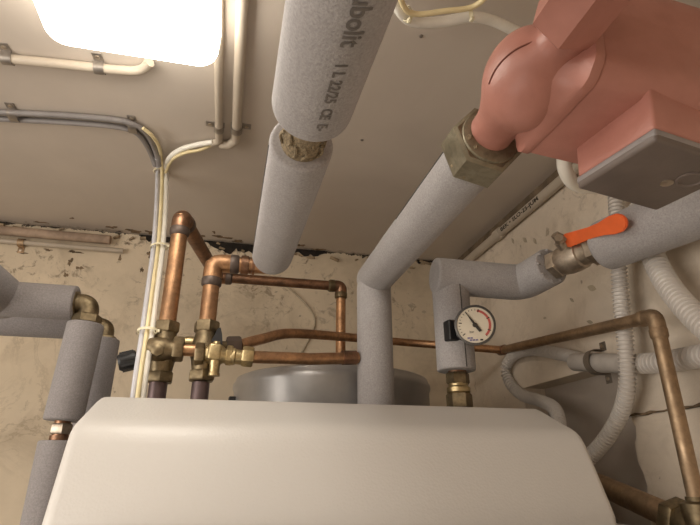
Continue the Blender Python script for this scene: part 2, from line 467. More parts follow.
# ------------------------------------------------------------------ boiler with sloping hood
bx0, bx1 = -.161, .462
boil = thing('boiler', ((bx0+bx1)/2, .62, 0), 'big white boiler with textured sloping hood filling the foreground', 'boiler')
m = MB()
prof = [(.590, -.090), (.5905, -.047), (.594, -.038), (.6215, .027), (.6265, .0375), (.6320, .0455), (.6390, .0515), (.6480, .0565), (.660, .0615), (.712, .0850), (.722, .0885), (.735, .0895), (.785, .0895), (.785, -.090)]
def inset(pr, d):
    out = []; n = len(pr)
    for k in range(n):
        a, b, c = Vector(pr[k-1]), Vector(pr[k]), Vector(pr[(k+1) % n])
        e1_, e2_ = (b-a).normalized(), (c-b).normalized()
        n1, n2 = Vector((e1_.y, -e1_.x)), Vector((e2_.y, -e2_.x)); nn = (n1+n2).normalized()
        out.append(b+nn*min(d/max(.35, nn.dot(n1)), d*1.8))
    return out
RR = .012; rings = []
stn = [(RR*(1-math.cos(a)), RR*(1-math.sin(a))) for a in [PI/2*k/5 for k in range(6)]]
for side_, seq in ((0, stn), (1, list(reversed(stn)))):
    for dx, dp in seq:
        ring = []
        for (y, zz), (y0_, z0_) in zip(inset(prof, dp), prof):
            ins = 0
            ring.append(m.bm.verts.new((bx0+ins+dx+.06*max(0, z0_-.05) if side_ == 0 else bx1-ins-dx, y, EYE+zz)))
        rings.append(ring)
m.skin(rings)
m.build('hood', CASING, boil, 35)
m = MB(); m.box(((bx0+bx1)/2, .6325, (EYE-.105+.06)/2+.0), (bx1-bx0+.036, .305, EYE-.105-.06), bev=.012); m.build('casing', CASING, boil)
m = MB(); m.box(((bx0+bx1)/2, .640, EYE-.082), (bx1-bx0+.040, .290, .050), bev=.009); m.build('casing_rim', CASING, boil)
m = MB(); m.box(((bx0+bx1)/2, .64, .03), (bx1-bx0-.02, .26, .06), bev=.004); m.build('plinth', LIDRIM, boil)

# ------------------------------------------------------------------ hot water tank behind
tc = Vector((.222, 1.135, 0)); tr = .209; tz = EYE+.186
T = thing('water_tank', tc, 'round dark steel water tank standing behind the boiler hood', 'tank')
m = MB(); m.lathe(tc+Vector((0, 0, .05)), (0, 0, 1), [(0, tr), (tz-.05-.030, tr), (tz-.05-.024, tr+.003), (tz-.05-.016, tr+.003), (tz-.05-.012, tr), (tz-.05-.004, tr-.003), (tz-.05, tr-.012)], 72)
m.build('jacket', TANK, T)
m = MB(); m.lathe(tc, (0, 0, 1), [(0, tr-.02), (.05, tr-.02)], 48); m.build('foot_ring', BLACK, T)
m = MB(); p = at(231, 399, Y=1.08); m.lathe((tc.x-tr+.004, 1.10, p.z), (-1, 0, 0), [(0, .008), (.012, .008), (.014, .005)], 16); m.build('drain_plug', BLACK, T)

# ------------------------------------------------------------------ insulated pipes
def axis_map(p0, p1, r, t0, ang0, flip=1):
    """lays text on a cylinder: x along p0->p1, y around it; ang0 measured about the axis from straight down towards +X"""
    d = (p1-p0).normalized(); dn = Vector((0, 0, -1)); dn = (dn-d*dn.dot(d)).normalized()
    sd = Vector((1, 0, 0)); sd = (sd-d*sd.dot(d)); sd = (sd-dn*sd.dot(dn)).normalized()
    def f(x, y):
        a = ang0+flip*y/r
        return p0+d*(t0+x)+(dn*math.cos(a)+sd*math.sin(a))*(r+.0004)
    return f
def seam(p0, p1, r, direction, parent, w=.0011):
    d = (p1-p0).normalized(); v = Vector(direction); v = (v-d*v.dot(d)).normalized()
    m = MB(); m.tube([p0+v*(r-w*.4), p1+v*(r-w*.4)], w, 8); return m.build('seam', SEAM, parent)

# A: overhead flow pipe running towards the back wall
A1 = at(272, 257, Z=EYE+.330); A0 = at(302, 143, Z=EYE+.307); AU = (A0-A1).normalized()
Aend = A0+AU*.75
ip = thing('insulated_pipe', (A0+A1)/2, 'grey foam insulated pipe under the ceiling left of centre, printed lettering on its nearer sleeve', 'pipe')
m = MB(); m.tube([A1-AU*.004+Vector((0, 0, 0)), A0], .0325, 40, .012, .004); m.build('insulation_sleeve', FOAM, ip)
seam(A1+AU*.02, A0-AU*.006, .0325, (-1, 0, -.12), ip)
m = MB(); m.tube([A0-AU*.005, A0+AU*.09], .0215, 24); j = m.build('pipe_joint', HEMP, ip); j['label'] = 'yellowish hemp packed joint between the sleeves'
m = MB()
for k in range(16):
    a = k/16*2*PI; pp = A0+AU*random.uniform(.001, .030)+Vector((math.cos(a)*.022, 0, math.sin(a)*.022))
    m.tube(smooth([pp, pp+AU*.01+Vector((random.uniform(-.004, .004), 0, random.uniform(-.004, .003))), pp+AU*.022], 3), .0016, 5)
m.build('hemp_strand', HEMP, ip)
UA = A0+AU*.052+Vector((.001, 0, .003)); UE = UA+AU*.80
m = MB(); m.tube([UA, UE], .0365, 44, .010, .004); us = m.build('insulation_sleeve', FOAM, ip); us['label'] = 'wider printed foam sleeve'
text_mesh('printed_text', 'Tubolit', .0195, axis_map(UE, UA, .0365, (UE-UA).length-.186, .03, 1), INK, us, .004, .0004)
text_mesh('printed_text', '1 L 22/25', .0125, axis_map(UE, UA, .0365, (UE-UA).length-.113, .05, 1), INK, us, .004, .0004)
text_mesh('printed_text', 'CE  E-', .0125, axis_map(UE, UA, .0365, (UE-UA).length-.058, .05, 1), INK, us, .004, .0004)

# C + B: riser in the middle and the diagonal run to the pump
Cx = at(377, 340, d=.925); cX, cY = Cx.x, Cx.y; bz = EYE+.335
B1 = Vector((cX-.002, cY-.006, bz)); B0 = Vector((.250, .462, bz-.003)); BU = (B0-B1).normalized()
ip2 = thing('insulated_pipe', (cX, cY, EYE-.15), 'grey foam insulated riser turning into the overhead run up to the red pump', 'pipe')
m = MB(); m.tube([(cX-.004, cY, 0), (cX-.004, cY, bz-.002)], .0315, 40, .004, .016); m.build('insulation_sleeve', FOAM, ip2)
m = MB(); m.tube([B1-BU*.030, B0], .0325, 40, .017, .004); bs = m.build('insulation_sleeve', FOAM, ip2)
seam(B1+BU*.22, B0-BU*.004, .0325, (-1, 0, .35), ip2, .0016)
m = MB(); m.tube([B0-BU*.01, B0+BU*.02], .017, 20); m.build('pipe_end', NUTM, ip2)

# G: gauge riser, elbow, run along the right wall
G0 = at(450, 285, d=.935); gX, gY = G0.x, G0.y; gz = EYE+.322
g1 = at(522, 283, Z=gz); g2 = at(552, 268, Z=gz); 
ip3 = thing('insulated_pipe', (gX, gY, EYE+.12), 'grey foam insulated elbow pipe that carries the pressure gauge, near the room corner', 'pipe')
zb = at(453, 371, Y=gY).z
r3 = .0325
m = MB(); m.tube([(gX, gY, zb), (gX, gY, gz+.004)], r3, 40, .003, .014); m.build('insulation_sleeve', FOAM, ip3)
seam(Vector((gX, gY, zb+.002)), Vector((gX, gY, gz-.01)), r3, (.12, -1, 0), ip3)
ga = Vector((gX-.0325, gY-.006, gz+.004)); gb = Vector((g1.x, g1.y, gz)); gc = Vector((g2.x, g2.y, gz+.004))
m = MB(); m.tube(fillet([ga, gb, gc], .03, 8), r3, 40, .006, .003); m.build('elbow_sleeve', FOAM, ip3)
# torn lip of foam
u = (gc-gb).normalized()
m = MB()
for k in range(9):
    a = k/9*2*PI; q = gc+Vector((u.y*math.cos(a), -u.x*math.cos(a), math.sin(a)))*.028
    m.box(q, (.006, .006, .004), Euler((random.random(), random.random(), random.random())), .002)
m.build('torn_foam', FOAM, ip3)
# brass compression fitting under it
m = MB()
bt = Vector((gX+.001, gY, zb))
m.lathe(bt+Vector((0, 0, -.075)), (0, 0, 1), [(0, .0155), (.08, .0155)], 24); m.build('pipe_end', COPPER_D, ip3)
m = MB(); m.hexa(bt+Vector((0, 0, -.022)), (0, 0, 1), .019, .034, .3); m.build('compression_nut', BRASS_D, ip3)
m = MB(); m.lathe(bt+Vector((0, 0, -.038)), (0, 0, 1), [(0, .0165), (.003, .0195), (.010, .0195), (.013, .0165), (.017, .0165)], 24); m.build('fitting_body', BRASS, ip3)
m = MB(); m.hexa(bt+Vector((0, 0, -.062)), (0, 0, 1), .025, .037, .1); m.build('compression_nut', BRASS_D, ip3)
m = MB(); m.tube([(gX, gY, 0), bt+Vector((0, 0, -.06))], .0145, 20); m.build('pipe', COPPER_D, ip3)

# ball valve with orange lever
v0 = gc+u*-.012; g4 = at(700, 206, Z=EYE+.325); v1d = (g4-gc).normalized()
bv = thing('ball_valve', gc+v1d*.05, 'nickel plated ball valve with orange lever by the right wall', 'valve')
vl = (at(604, 253, Z=gz)-gc).length+.03
m = MB(); m.lathe(gc-v1d*.012, v1d, [(0, .015), (.018, .016), (.020, .020), (.030, .020), (.033, .023), (.046, .0255), (.062, .0255), (.074, .024), (.076, .021), (.086, .021), (.100, .022), (.102, .018), (vl, .018)], 32)
m.build('valve_body', NICKEL, bv)
m = MB(); m.hexa(gc+v1d*.003, v1d, .018, .043); m.build('hex_end', NICKEL, bv)
m = MB(); m.hexa(gc+v1d*.078, v1d, .018, .046, .2); m.build('hex_end', NICKEL, bv)
side = Vector((-v1d.y, v1d.x, 0)); side = side if side.x < 0 else -side      # towards the room
s0 = gc+v1d*.046
upv = Vector((0, 0, 1)); stem_dir = (side*.75+upv*.62).normalized()
m = MB(); m.lathe(s0+stem_dir*.02, stem_dir, [(0, .011), (.016, .011), (.018, .007), (.030, .007)], 20); m.build('stem', NICKEL, bv)
la = at(566, 241, d=.835); lb = at(627, 220, d=.715)
m = MB(); sd2 = (s0+stem_dir*.046); m.hexa(la-Vector((.012, 0, .002)), (-.55, -.75, .2), .010, .013); m.build('lever_nut', NICKEL, bv)
m = MB(); m.tube([sd2, la], .0075, 16); m.build('stem_neck', NICKEL, bv)
ld = (lb-la).normalized(); vw = ((la+lb)/2-Vector((0, 0, EYE))).normalized()
lw = ld.cross(vw).normalized(); lt = lw.cross(ld).normalized()
ll = (lb-la).length
outl = [(0, .0105), (.004, .0115), (ll*.45, .0088), (ll*.62, .0098), (ll*.78, .0135), (ll*.9, .0135), (ll*.97, .009), (ll, .003)]
pts = [la+ld*t+lw*w for t, w in outl]+[la+ld*t-lw*w for t, w in reversed(outl)]
m = MB(); m.prism([p-lt*.0025 for p in pts], lt*.005)
bmesh.ops.bevel(m.bm, geom=m.bm.edges[:], offset=.0012, segments=2, affect='EDGES')
m.build('lever', ORANGE, bv)
# big sleeve after the valve
h0 = gc+v1d*(vl-.026); h1 = gc+v1d*(vl+.5)
ip4 = thing('insulated_pipe', (h0+h1)/2, 'thick grey foam insulated pipe behind the orange lever, leaving the picture at right', 'pipe')
m = MB(); m.tube([h0+Vector((.004, 0, 0)), h1+Vector((.004, 0, 0))], .0395, 44, .012, .004); m.build('insulation_sleeve', FOAM, ip4)
m = MB(); m.tube([h1-v1d*.02, h1+v1d*.04], .014, 20); m.build('pipe_end', COPPER, ip4)

# D: pair of pipes at far left
dY = .95; e1 = at(90, 304, Y=dY); ez = e1.z
def brass_elbow(parent, c, a, b, r, mat=BRASS_D):
    """a, b: unit directions out of the elbow"""
    a, b = Vector(a), Vector(b)
    m = MB(); m.tube(fillet([c+a*.030, c, c+b*.030], .016, 8), r*1.12, 22); m.build('elbow_body', mat, parent)
    for d in (a, b):
        m = MB(); m.hexa(c+d*.020, d, .016, r*2.75, .2); m.build('compression_nut', mat, parent)
ip5 = thing('insulated_pipe', (e1.x, dY, EYE-.2), 'nearer of the two left grey insulated pipes, with bare brass elbow and broken sleeve', 'pipe')
brass_elbow(ip5, e1, (-1, 0, 0), (0, 0, -1), .0150, BRASS_D)
hz0 = Vector((e1.x-.022, dY, ez)); lX = at(10, 303, Y=dY).x
m = MB(); m.tube([hz0, (lX-.04, dY, ez)], .030, 36, .003); m.build('insulation_sleeve', FOAM_D, ip5)
k0 = Vector((lX-.015, dY+.028, ez+.004))
m = MB(); m.tube([k0, k0+Vector((-.035*4.3, -.5*4.3, .02*4.3))], .035, 36, .010, .004); m.build('insulation_sleeve', FOAM_D, ip5)
zt = at(86, 324, Y=dY).z; zl = at(62, 421, Y=dY).z; zl2 = at(60, 441, Y=dY).z
m = MB(); m.tube([(e1.x, dY, zt), (e1.x-.006, dY, zl)], .0295, 36, .003); m.build('insulation_sleeve', FOAM_D, ip5)
m = MB(); m.lathe((e1.x-.006, dY, zl2-.01), (0, 0, 1), [(0, .012), (zl-zl2+.02, .012)], 20); m.build('pipe', COPPER_D, ip5)
m = MB(); m.hexa((e1.x-.006, dY, zl2+.010), (0, 0, 1), .016, .030, .3); un = m.build('union_nut', NICKEL, ip5)
m = MB(); m.lathe((e1.x-.006, dY, zl2+.001), (0, 0, 1), [(0, .015), (.007, .015)], 20); m.build('union_collar', COPPER_D, ip5)
m = MB(); m.tube([(e1.x-.006, dY, zl2), (e1.x-.010, dY, 0)], .0295, 36, .003); m.build('insulation_sleeve', FOAM_D, ip5)
d2Y = 1.06; e2 = at(107, 326, Y=d2Y)
ip6 = thing('insulated_pipe', (e2.x, d2Y, EYE-.2), 'farther of the two left grey insulated pipes, close to the back wall', 'pipe')
brass_elbow(ip6, e2, (-1, 0, 0), (0, 0, -1), .0135, BRASS_D)
m = MB(); m.tube([(e2.x, d2Y, e2.z-.026), (e2.x-.006, d2Y, 0)], .0275, 36, .003); m.build('insulation_sleeve', FOAM_D, ip6)
m = MB(); m.tube([(e2.x-.022, d2Y, e2.z), (e2.x-.5, d2Y, e2.z)], .0285, 36, .003); m.build('insulation_sleeve', FOAM_D, ip6)

# ------------------------------------------------------------------ copper runs
def copper_run(root, pts, r, bend, mat, elbows=True, emat=None, fat=1.16, nm='pipe'):
    pts = [Vector(p) for p in pts]; emat = emat or mat
    if not elbows:
        m = MB(); m.tube(fillet(pts, bend, 10), r, 24); return m.build(nm, mat, root)
    for i, (a, b) in enumerate(zip(pts, pts[1:])):
        m = MB(); m.tube([a, b], r, 24); m.build(nm, mat, root)
    for a, b, c in zip(pts, pts[1:], pts[2:]):
        u = (a-b).normalized(); v = (c-b).normalized(); s_ = bend+.006
        m = MB(); m.tube(fillet([b+u*s_, b, b+v*s_], bend, 10), r*fat, 24, .0015); e = m.build('elbow', emat, root)
        for d in (u, v):
            m = MB(); m.lathe(b+d*(s_-.003), d, [(0, r*fat), (.002, r*fat*1.08), (.010, r*fat*1.06), (.014, r*1.03)], 24); m.build('collar', SOLDER, e)

rY = .855
r1t = at(182, 215, Y=rY); zz = r1t.z
r1b = Vector((r1t.x, rY, at(168, 326, Y=rY).z))
hl = at(222, 278, Y=1.14); hr = at(341, 286, Y=1.14); hz = (hl.z+hr.z)/2
cr = thing('copper_pipe', r1b, 'copper pipe rising from the left valve, then back and across above the tank', 'pipe')
P_ = [r1b, Vector((r1t.x, rY, zz-.004)), Vector((hl.x-.01, 1.14, hz)), Vector((hr.x, 1.14, hz)), Vector((hr.x, 1.14, tz-.001))]
m = MB(); m.tube(P_[0:2], .0135, 28); m.build('pipe', COPPER, cr)
m = MB(); m.tube(P_[1:3], .0135, 28); m.build('pipe', COPPER_D, cr)
m = MB(); m.tube(P_[2:4], .0112, 24); m.build('pipe', COPPER_D, cr)
m = MB(); m.tube(P_[3:5], .0112, 24); m.build('pipe', COPPER, cr)
def elbow(root, a, b, c, r, bend, mat, fat=1.16, col=True, cm=None):
    u = (a-b).normalized(); v = (c-b).normalized(); s_ = bend+.008
    m = MB(); m.tube(fillet([b+u*s_, b, b+v*s_], bend, 10), r*fat, 24, .0015); e = m.build('elbow', mat, root)
    if col:
        for d in (u, v):
            m = MB(); m.lathe(b+d*(s_-.004), d, [(0, r*fat), (.002, r*fat*1.07), (.012, r*fat*1.05), (.015, r*1.02)], 24); m.build('collar', cm or SOLDER, e)
elbow(cr, *P_[0:3], .0135, .018, COPPER_D)
elbow(cr, *P_[1:4], .0112, .014, COPPER_D, 1.3)
elbow(cr, *P_[2:5], .0112, .012, COPPER_D, 1.25, cm=BRASS_D)

r2t = at(213, 263, Y=rY-.004); r2b = Vector((r2t.x+.001, rY-.004, at(207, 326, Y=rY).z))
cr2 = thing('copper_pipe', r2b, 'bright copper pipe rising from the second valve and elbowing into the overhead insulated pipe', 'pipe')
q = [r2b, Vector((r2t.x+.001, rY-.004, r2t.z)), Vector((A1.x-.006, rY-.006, r2t.z+.001))]
m = MB(); m.tube(q[0:2], .0135, 28); m.build('pipe', COPPER, cr2)
m = MB(); m.tube(q[1:3], .0135, 28); m.build('pipe', COPPER, cr2)
elbow(cr2, *q, .0135, .024, COPPER)
m = MB(); m.lathe(q[1]+Vector((.045, 0, .001)), (1, 0, 0), [(0, .0135), (.001, .0165), (.013, .0165), (.014, .0145), (.019, .0145), (.020, .0165), (.024, .0165)], 24); m.build('coupling', COPPER_D, cr2)

# curved run along the back wall, right wall and down
k_ = [at(240, 345, Y=.877), at(262, 339, Y=.90), at(291, 333.5, Y=.955), at(345, 337, Y=1.06), at(400, 342, Y=1.19)]
p1 = at(503, 350, X=.632); p2 = at(655, 316, X=.580); p3 = at(690, 506, X=.632)
cr3 = thing('copper_pipe', p1, 'long thin copper pipe bent behind the gauge pipe, along the right wall and down', 'pipe')
m = MB(); m.tube(smooth(k_+[k_[-1].lerp(p1, .5), p1], 6), .0092, 22); m.build('pipe', COPPER, cr3)
m = MB(); m.tube([p1, p2], .0095, 22); m.build('pipe', COPPER_P, cr3)
p3 = Vector((p2.x+.001, p2.y+.002, EYE-.048))
m = MB(); m.tube([p2, p3], .0100, 22); m.build('pipe', COPPER_P, cr3)
d = (p2-p1).normalized()
m = MB(); m.lathe(p1-d*.018, d, [(0, .0095), (.001, .0118), (.030, .0118), (.031, .0095)], 22); m.build('coupling', COPPER_D, cr3)
elbow(cr3, p1, p2, p3, .0098, .014, COPPER_P, 1.15, cm=COPPER_P)

# short run from the brass safety valve to the riser
i0 = at(252, 357, Y=.835); i1 = Vector((cX-.0365, cY-.004, at(350, 356, Y=.86).z))
cr4 = thing('copper_pipe', i0, 'short horizontal copper pipe between the brass drain valve and the insulated riser', 'pipe')
m = MB(); m.tube(fillet([i0, at(310, 359, Y=.855), i1], .06), .0098, 22); m.build('pipe', COPPER, cr4)
d = (i1-i0).normalized()
m = MB(); m.lathe(i1-d*.030, d, [(0, .0098), (.001, .0122), (.026, .0122), (.027, .0098)], 22); m.build('coupling', COPPER_D, cr4)

# thick pipe low at the right
t1 = Vector((p3.x, p3.y, EYE-.066)); t0 = at(585, 478, X=.600)
cr5 = thing('copper_pipe', t1, 'thick copper pipe with brass elbow low at right beside the boiler', 'pipe')
td = (t0-t1).normalized()
m = MB(); m.tube([t0+td*.12, t1], .0165, 26); m.build('pipe', COPPER_P, cr5)
m = MB(); m.hexa(t1+td*.030, td, .022, .046, .2); m.build('compression_nut', BRASS_D, cr5)
m = MB(); m.lathe(t1+td*.008, td, [(0, .019), (.020, .021), (.026, .019)], 24); m.build('fitting_body', BRASS_D, cr5)
m = MB(); m.tube(fillet([t1+td*.022, t1, t1+Vector((0, 0, .030))], .018), .0185, 24); m.build('elbow', BRASS_D, cr5)
m = MB(); m.lathe(t1+Vector((0, 0, .020)), (0, 0, 1), [(0, .0195), (.010, .0195), (.013, .012), (.018, .012)], 24); m.build('reducer', BRASS_D, cr5)
m = MB(); m.tube([t0+td*.02+Vector((0, 0, -.04)), t1+Vector((0, .05, -.05)), Vector((t1.x, t1.y+.04, 0))], .010, 16); m.build('lower_pipe', STEEL, cr5)

# ------------------------------------------------------------------ brass valves
def riser_valve(loc, label, zt, low, knob):
    v = thing('brass_valve', loc, label, 'valve', )
    x, y, z = loc
    m = MB(); m.hexa((x, y, zt-.012), (0, 0, 1), .018, .036, .25); m.build('top_nut', BRASS_D, v)
    m = MB(); m.lathe((x, y, low), (0, 0, 1), [(0, .0165), (.012, .0165), (z-low-.014, .019), (z-low-.004, .0225), (z-low+.006, .0225), (z-low+.016, .019), (zt-low-.014, .0165), (zt-low-.008, .0165)], 28)
    m.build('valve_body', BRASS_D, v)
    m = MB(); m.hexa((x, y, low-.006), (0, 0, 1), .016, .037, .1); m.build('bottom_nut', BRASS_D, v)
    return v
vz = at(169, 353, Y=rY).z; lz = at(162, 379, Y=rY).z
v1 = riser_valve(Vector((r1t.x, rY, vz)), 'tarnished brass valve with black knob below the left copper riser', r1b.z, lz, True)
kb = at(128, 361, Y=.85)
m = MB(); m.lathe((r1t.x-.015, rY, vz), (kb-Vector((r1t.x, rY, vz))), [(0, .010), (.012, .010), (.024, .007), (.034, .007)], 18); m.build('spindle', BRASS_D, v1)
kd = (Vector((r1t.x, rY, vz))-kb).normalized()
m = MB()
prof = [(-.013, .0125), (-.011, .0145), (.010, .0135), (.014, .011)]
m.lathe(kb, -kd, [(t, r) for t, r in prof], 20); 
for k in range(10):
    a = k/10*2*PI; x_ = Vector((0, 1, 0)); y_ = kd.cross(x_).normalized(); x_ = y_.cross(kd)
    m.box(kb+x_*math.cos(a)*.0138+y_*math.sin(a)*.0138, (.020, .003, .003), kd.to_track_quat('X', 'Z').to_euler())
m.build('knob', BLACK, v1)
m = MB(); m.lathe((r1t.x-.024, rY-.016, vz+.002), (1, 0, -.02), [(0, .012), (.004, .0165), (.018, .0190), (.028, .0185), (.034, .0150), (.040, .0150)], 26); m.build('side_body', BRASS_D, v1)
m = MB(); m.lathe((r1t.x-.004, rY-.034, vz-.004), (0, -1, 0), [(0, .010), (.006, .010), (.008, .007)], 6); m.build('blind_plug', BRASS_D, v1)
m = MB(); m.hexa((at(172, 354, Y=rY-.022).x, rY-.018, vz+.003), (1, 0, 0), .016, .034, .3); m.build('side_nut', BRASS_D, v1)
# bridge between the two valves
brg = thing('copper_pipe', (r1t.x+.06, rY-.002, vz), 'stub of copper joining the two brass riser valves', 'pipe')
m = MB(); m.tube([(at(181, 354, Y=rY-.022).x, rY-.019, vz+.002), (at(196, 354, Y=rY-.022).x, rY-.020, vz+.002)], .0095, 20); m.build('pipe', COPPER, brg)
m = MB(); m.lathe((r1t.x+.026, rY+.012, vz+.020), (1, 0, 0), [(0, .009), (.008, .011), (.018, .011), (.026, .009)], 18); m.build('bypass_body', BRASS, brg)
for xx, nm in ((r1t.x-.001, 'left valve'), (r2t.x+.001, 'second valve')):
    cp_ = thing('copper_pipe', (xx, rY, EYE-.3), 'dark tarnished pipe stub dropping from the %s behind the boiler' % nm, 'pipe')
    m = MB(); m.tube([(xx, rY-(.004 if 'second' in nm else 0), lz-.004), (xx-.002, rY, 0)], .0135, 22); m.build('pipe', simple('dark_pipe', (.14, .10, .10), .45, .6), cp_)
v2 = riser_valve(Vector((r2t.x+.001, rY-.004, vz+.004)), 'tarnished brass valve under the bright copper elbow pipe', r2b.z, lz+.004, False)
# bright brass safety valve group
fY = rY-.022
sx = at(214, 354, Y=fY); xa_ = at(195, 354, Y=fY).x
v3 = thing('drain_valve', sx, 'shiny yellow brass drain valve with small black lever, in front of the second riser', 'valve')
m = MB(); m.hexa((xa_, fY, sx.z-.001), (1, 0, 0), .014, .031, .25); m.build('union_nut', BRASS_D, v3)
x2 = xa_+.014; Lq = i0.x-x2
m = MB(); m.lathe((x2, fY, sx.z), (1, 0, -.06), [(0, .0105), (.003, .0125), (.006, .0125), (.009, .0150), (.026, .0150), (.030, .0120), (.038, .0120), (.040, .0135), (.046, .0135), (.048, .0115), (Lq, .0115)], 26); m.build('valve_body', BRASS, v3)
m = MB(); m.box((sx.x+.001, fY-.004, sx.z+.001), (.020, .026, .026), Euler((0, .06, 0)), .004); m.build('valve_block', BRASS, v3)
m = MB(); m.lathe((sx.x+.003, fY-.006, sx.z-.008), (0, 0, -1), [(0, .0085), (.010, .0085), (.012, .0078), (.022, .0078), (.023, .0088), (.027, .0088)], 20); m.build('drain_stub', BRASS, v3)
qh = at(226, 355, Y=fY); m = MB(); m.hexa((qh.x, fY, qh.z), (1, 0, -.06), .010, .027, .2); m.build('hex_nut', BRASS, v3)
qh = at(242, 356, Y=fY); m = MB(); m.hexa((qh.x, fY, qh.z), (1, 0, -.06), .018, .028, .1); m.build('hex_nut', BRASS, v3)
hp = at(218, 336, Y=fY)
m = MB(); m.prism([hp+Vector((-.010, 0, -.009)), hp+Vector((.008, 0, -.012)), hp+Vector((.006, 0, .004)), hp+Vector((.003, 0, .014)), hp+Vector((-.002, 0, .012)), hp+Vector((-.005, 0, .002))], (0, .012, 0)); m.build('lever', BLACK, v3)
m = MB(); m.lathe((hp.x-.001, fY+.003, sx.z+.010), (0, 0, 1), [(0, .008), (.010, .006)], 14); m.build('lever_stem', BRASS, v3)
nk = at(234, 345, Y=.875)
vN = thing('pipe_connector', nk, 'dark nut connector where the curved copper pipe starts behind the brass valves', 'fitting')
m = MB(); m.hexa(nk+Vector((-.012, 0, -.002)), (1, .1, .1), .024, .027, .2); m.build('compression_nut', SOLDER, vN)
m = MB(); m.tube([nk+Vector((-.012, 0, -.003)), nk+Vector((-.032, -.006, -.004))], .0085, 16); m.build('connector_body', BRASS_D, vN)

# ------------------------------------------------------------------ pressure gauge
gp = at(475, 325, d=.838); gn = (Vector((-.46, -.86, -.12))).normalized()
pg = thing('pressure_gauge', gp, 'round pressure gauge with cream dial and red arc on the insulated elbow pipe', 'gauge')
gr = .0316
m = MB(); m.lathe(gp-gn*.024, gn, [(0, gr*.86), (.004, gr*.96), (.018, gr*.98), (.020, gr*1.03), (.026, gr*1.03), (.0265, gr*.92), (.0235, gr*.91)], 48); m.build('gauge_case', simple('gauge_case', (.10, .095, .09), .35, .6), pg)
ux = gn.cross(Vector((0, 0, 1))).normalized()*-1; ux = ux if ux.x > 0 else -ux; uy = ux.cross(gn).normalized(); uy = uy if uy.z > 0 else -uy
def disc(parent, name, mat, r0, r1, a0, a1, off, n=48, cx=0, cy=0):
    m = MB(); P = []
    for k in range(n+1):
        a = math.radians(a0+(a1-a0)*k/n); P.append((math.cos(a), math.sin(a)))
    for (c0, s0_), (c1, s1_) in zip(P, P[1:]):
        q = [(c0*r0, s0_*r0), (c0*r1, s0_*r1), (c1*r1, s1_*r1), (c1*r0, s1_*r0)]
        if r0 == 0: q = q[1:3]+[(0, 0)]
        m.poly([gp+gn*off+ux*(x+cx)+uy*(y+cy) for x, y in q])
    bmesh.ops.remove_doubles(m.bm, verts=m.bm.verts[:], dist=1e-6)
    return m.build(name, mat, parent, flat=True)
dial = disc(pg, 'dial', DIAL, 0, gr*.91, 0, 360, .0008)
disc(dial, 'red_arc', DIALRED, gr*.68, gr*.80, -48, 78, .0013)
m = MB()
for k in range(23):
    a = math.radians(218-k*(266/22)); big = k % 4 == 0
    if -48 < 218-k*(266/22) < 78 and not big: continue
    c, s_ = math.cos(a), math.sin(a); w = .0008 if big else .0004; r0_, r1_ = gr*(.66 if big else .73), gr*.82
    m.poly([gp+gn*.0016+ux*(c*r+s_*ww)+uy*(s_*r-c*ww) for r, ww in ((r0_, -w), (r1_, -w), (r1_, w), (r0_, w))])
m.build('scale_marks', DIALBLK, dial, flat=True)
na = math.radians(122); nv = ux*math.cos(na)+uy*math.sin(na); nx = ux*math.sin(na)-uy*math.cos(na); o_ = gp+gn*.0022
m = MB(); m.prism([o_-nv*gr*.42-nx*.0014, o_-nv*gr*.42+nx*.0036, o_-nv*gr*.10+nx*.0028, o_+nv*gr*.76+nx*.0003, o_+nv*gr*.76-nx*.0003, o_-nv*gr*.10-nx*.0018], gn*.0008); m.lathe(o_-gn*.001, gn, [(0, .004), (.003, .0035)], 16); m.build('needle', DIALBLK, pg)
text_mesh('dial_text', 'bar', .0055, lambda x, y: gp+gn*.0014+ux*(x-.0095)+uy*(y-.0125), DIALBLK, dial)
m = MB()
for (xa, xb, yy) in ((-.0135, -.0095, -.0205), (-.0088, -.005, -.0205), (-.0102, -.0065, -.0240), (-.0058, -.0015, -.0240), (-.0008, .003, -.0240)):
    for k in range(3):
        x_a = xa+(xb-xa)*k/3
        m.poly([gp+gn*.0014+ux*x+uy*y for x, y in ((x_a, yy-.0012), (x_a+(xb-xa)*.25, yy-.0012), (x_a+(xb-xa)*.25, yy+.0012), (x_a, yy+.0012))])
m.build('maker_mark', DIALBLU, dial, flat=True)
m = MB(); m.poly([gp+gn*.0014+ux*x+uy*y for x, y in ((.006, -.0255), (.0105, -.0255), (.0105, -.0230), (.006, -.0230))]); m.build('class_mark', DIALBLK, dial, flat=True)
m = MB(); st = Vector((gX-.002, gY-.024, gp.z-.006)); m.tube([gp-gn*.022, st], .013, 18); m.build('gauge_stem', BLACK, pg)
m = MB(); q = at(454, 332, d=.880); m.box(q, (.034, .024, .036), Euler((0, 0, .2)), .003); m.build('socket_block', BLACK, pg)

# ------------------------------------------------------------------ circulation pump
pc = Vector((.257, .338, EYE+.338))
pump = thing('circulation_pump', pc, 'big red circulation pump with grey bottomed control box at upper right', 'pump')
tilt = Matrix.Rotation(math.radians(6), 4, 'Y')
def tp(v): return pc+(tilt @ Vector(v))
SR = Vector((.0385, .050, .048)); SC = pc+Vector((-.007, .006, .006))
ax = (tilt @ Vector((1, 0, 0))).normalized(); az = (tilt @ Vector((0, 0, 1))).normalized(); ayv = Vector((0, 1, 0))
def loc(x, y, z): return pc+ax*x+ayv*y+az*z
m = MB()
m.sphere(SC, SR, 32, 20)
m.lathe(tp((-.006, .03, 0)), (-.02, 1, -.06), [(0, .035), (.024, .026), (.036, .0235), (.080, .0235)], 32)
m.lathe(tp((-.002, -.02, .004)), (0, -1, .04), [(0, .034), (.012, .030), (.022, .022), (.11, .020)], 32)
ph = m.build('pump_housing', RED, pump)
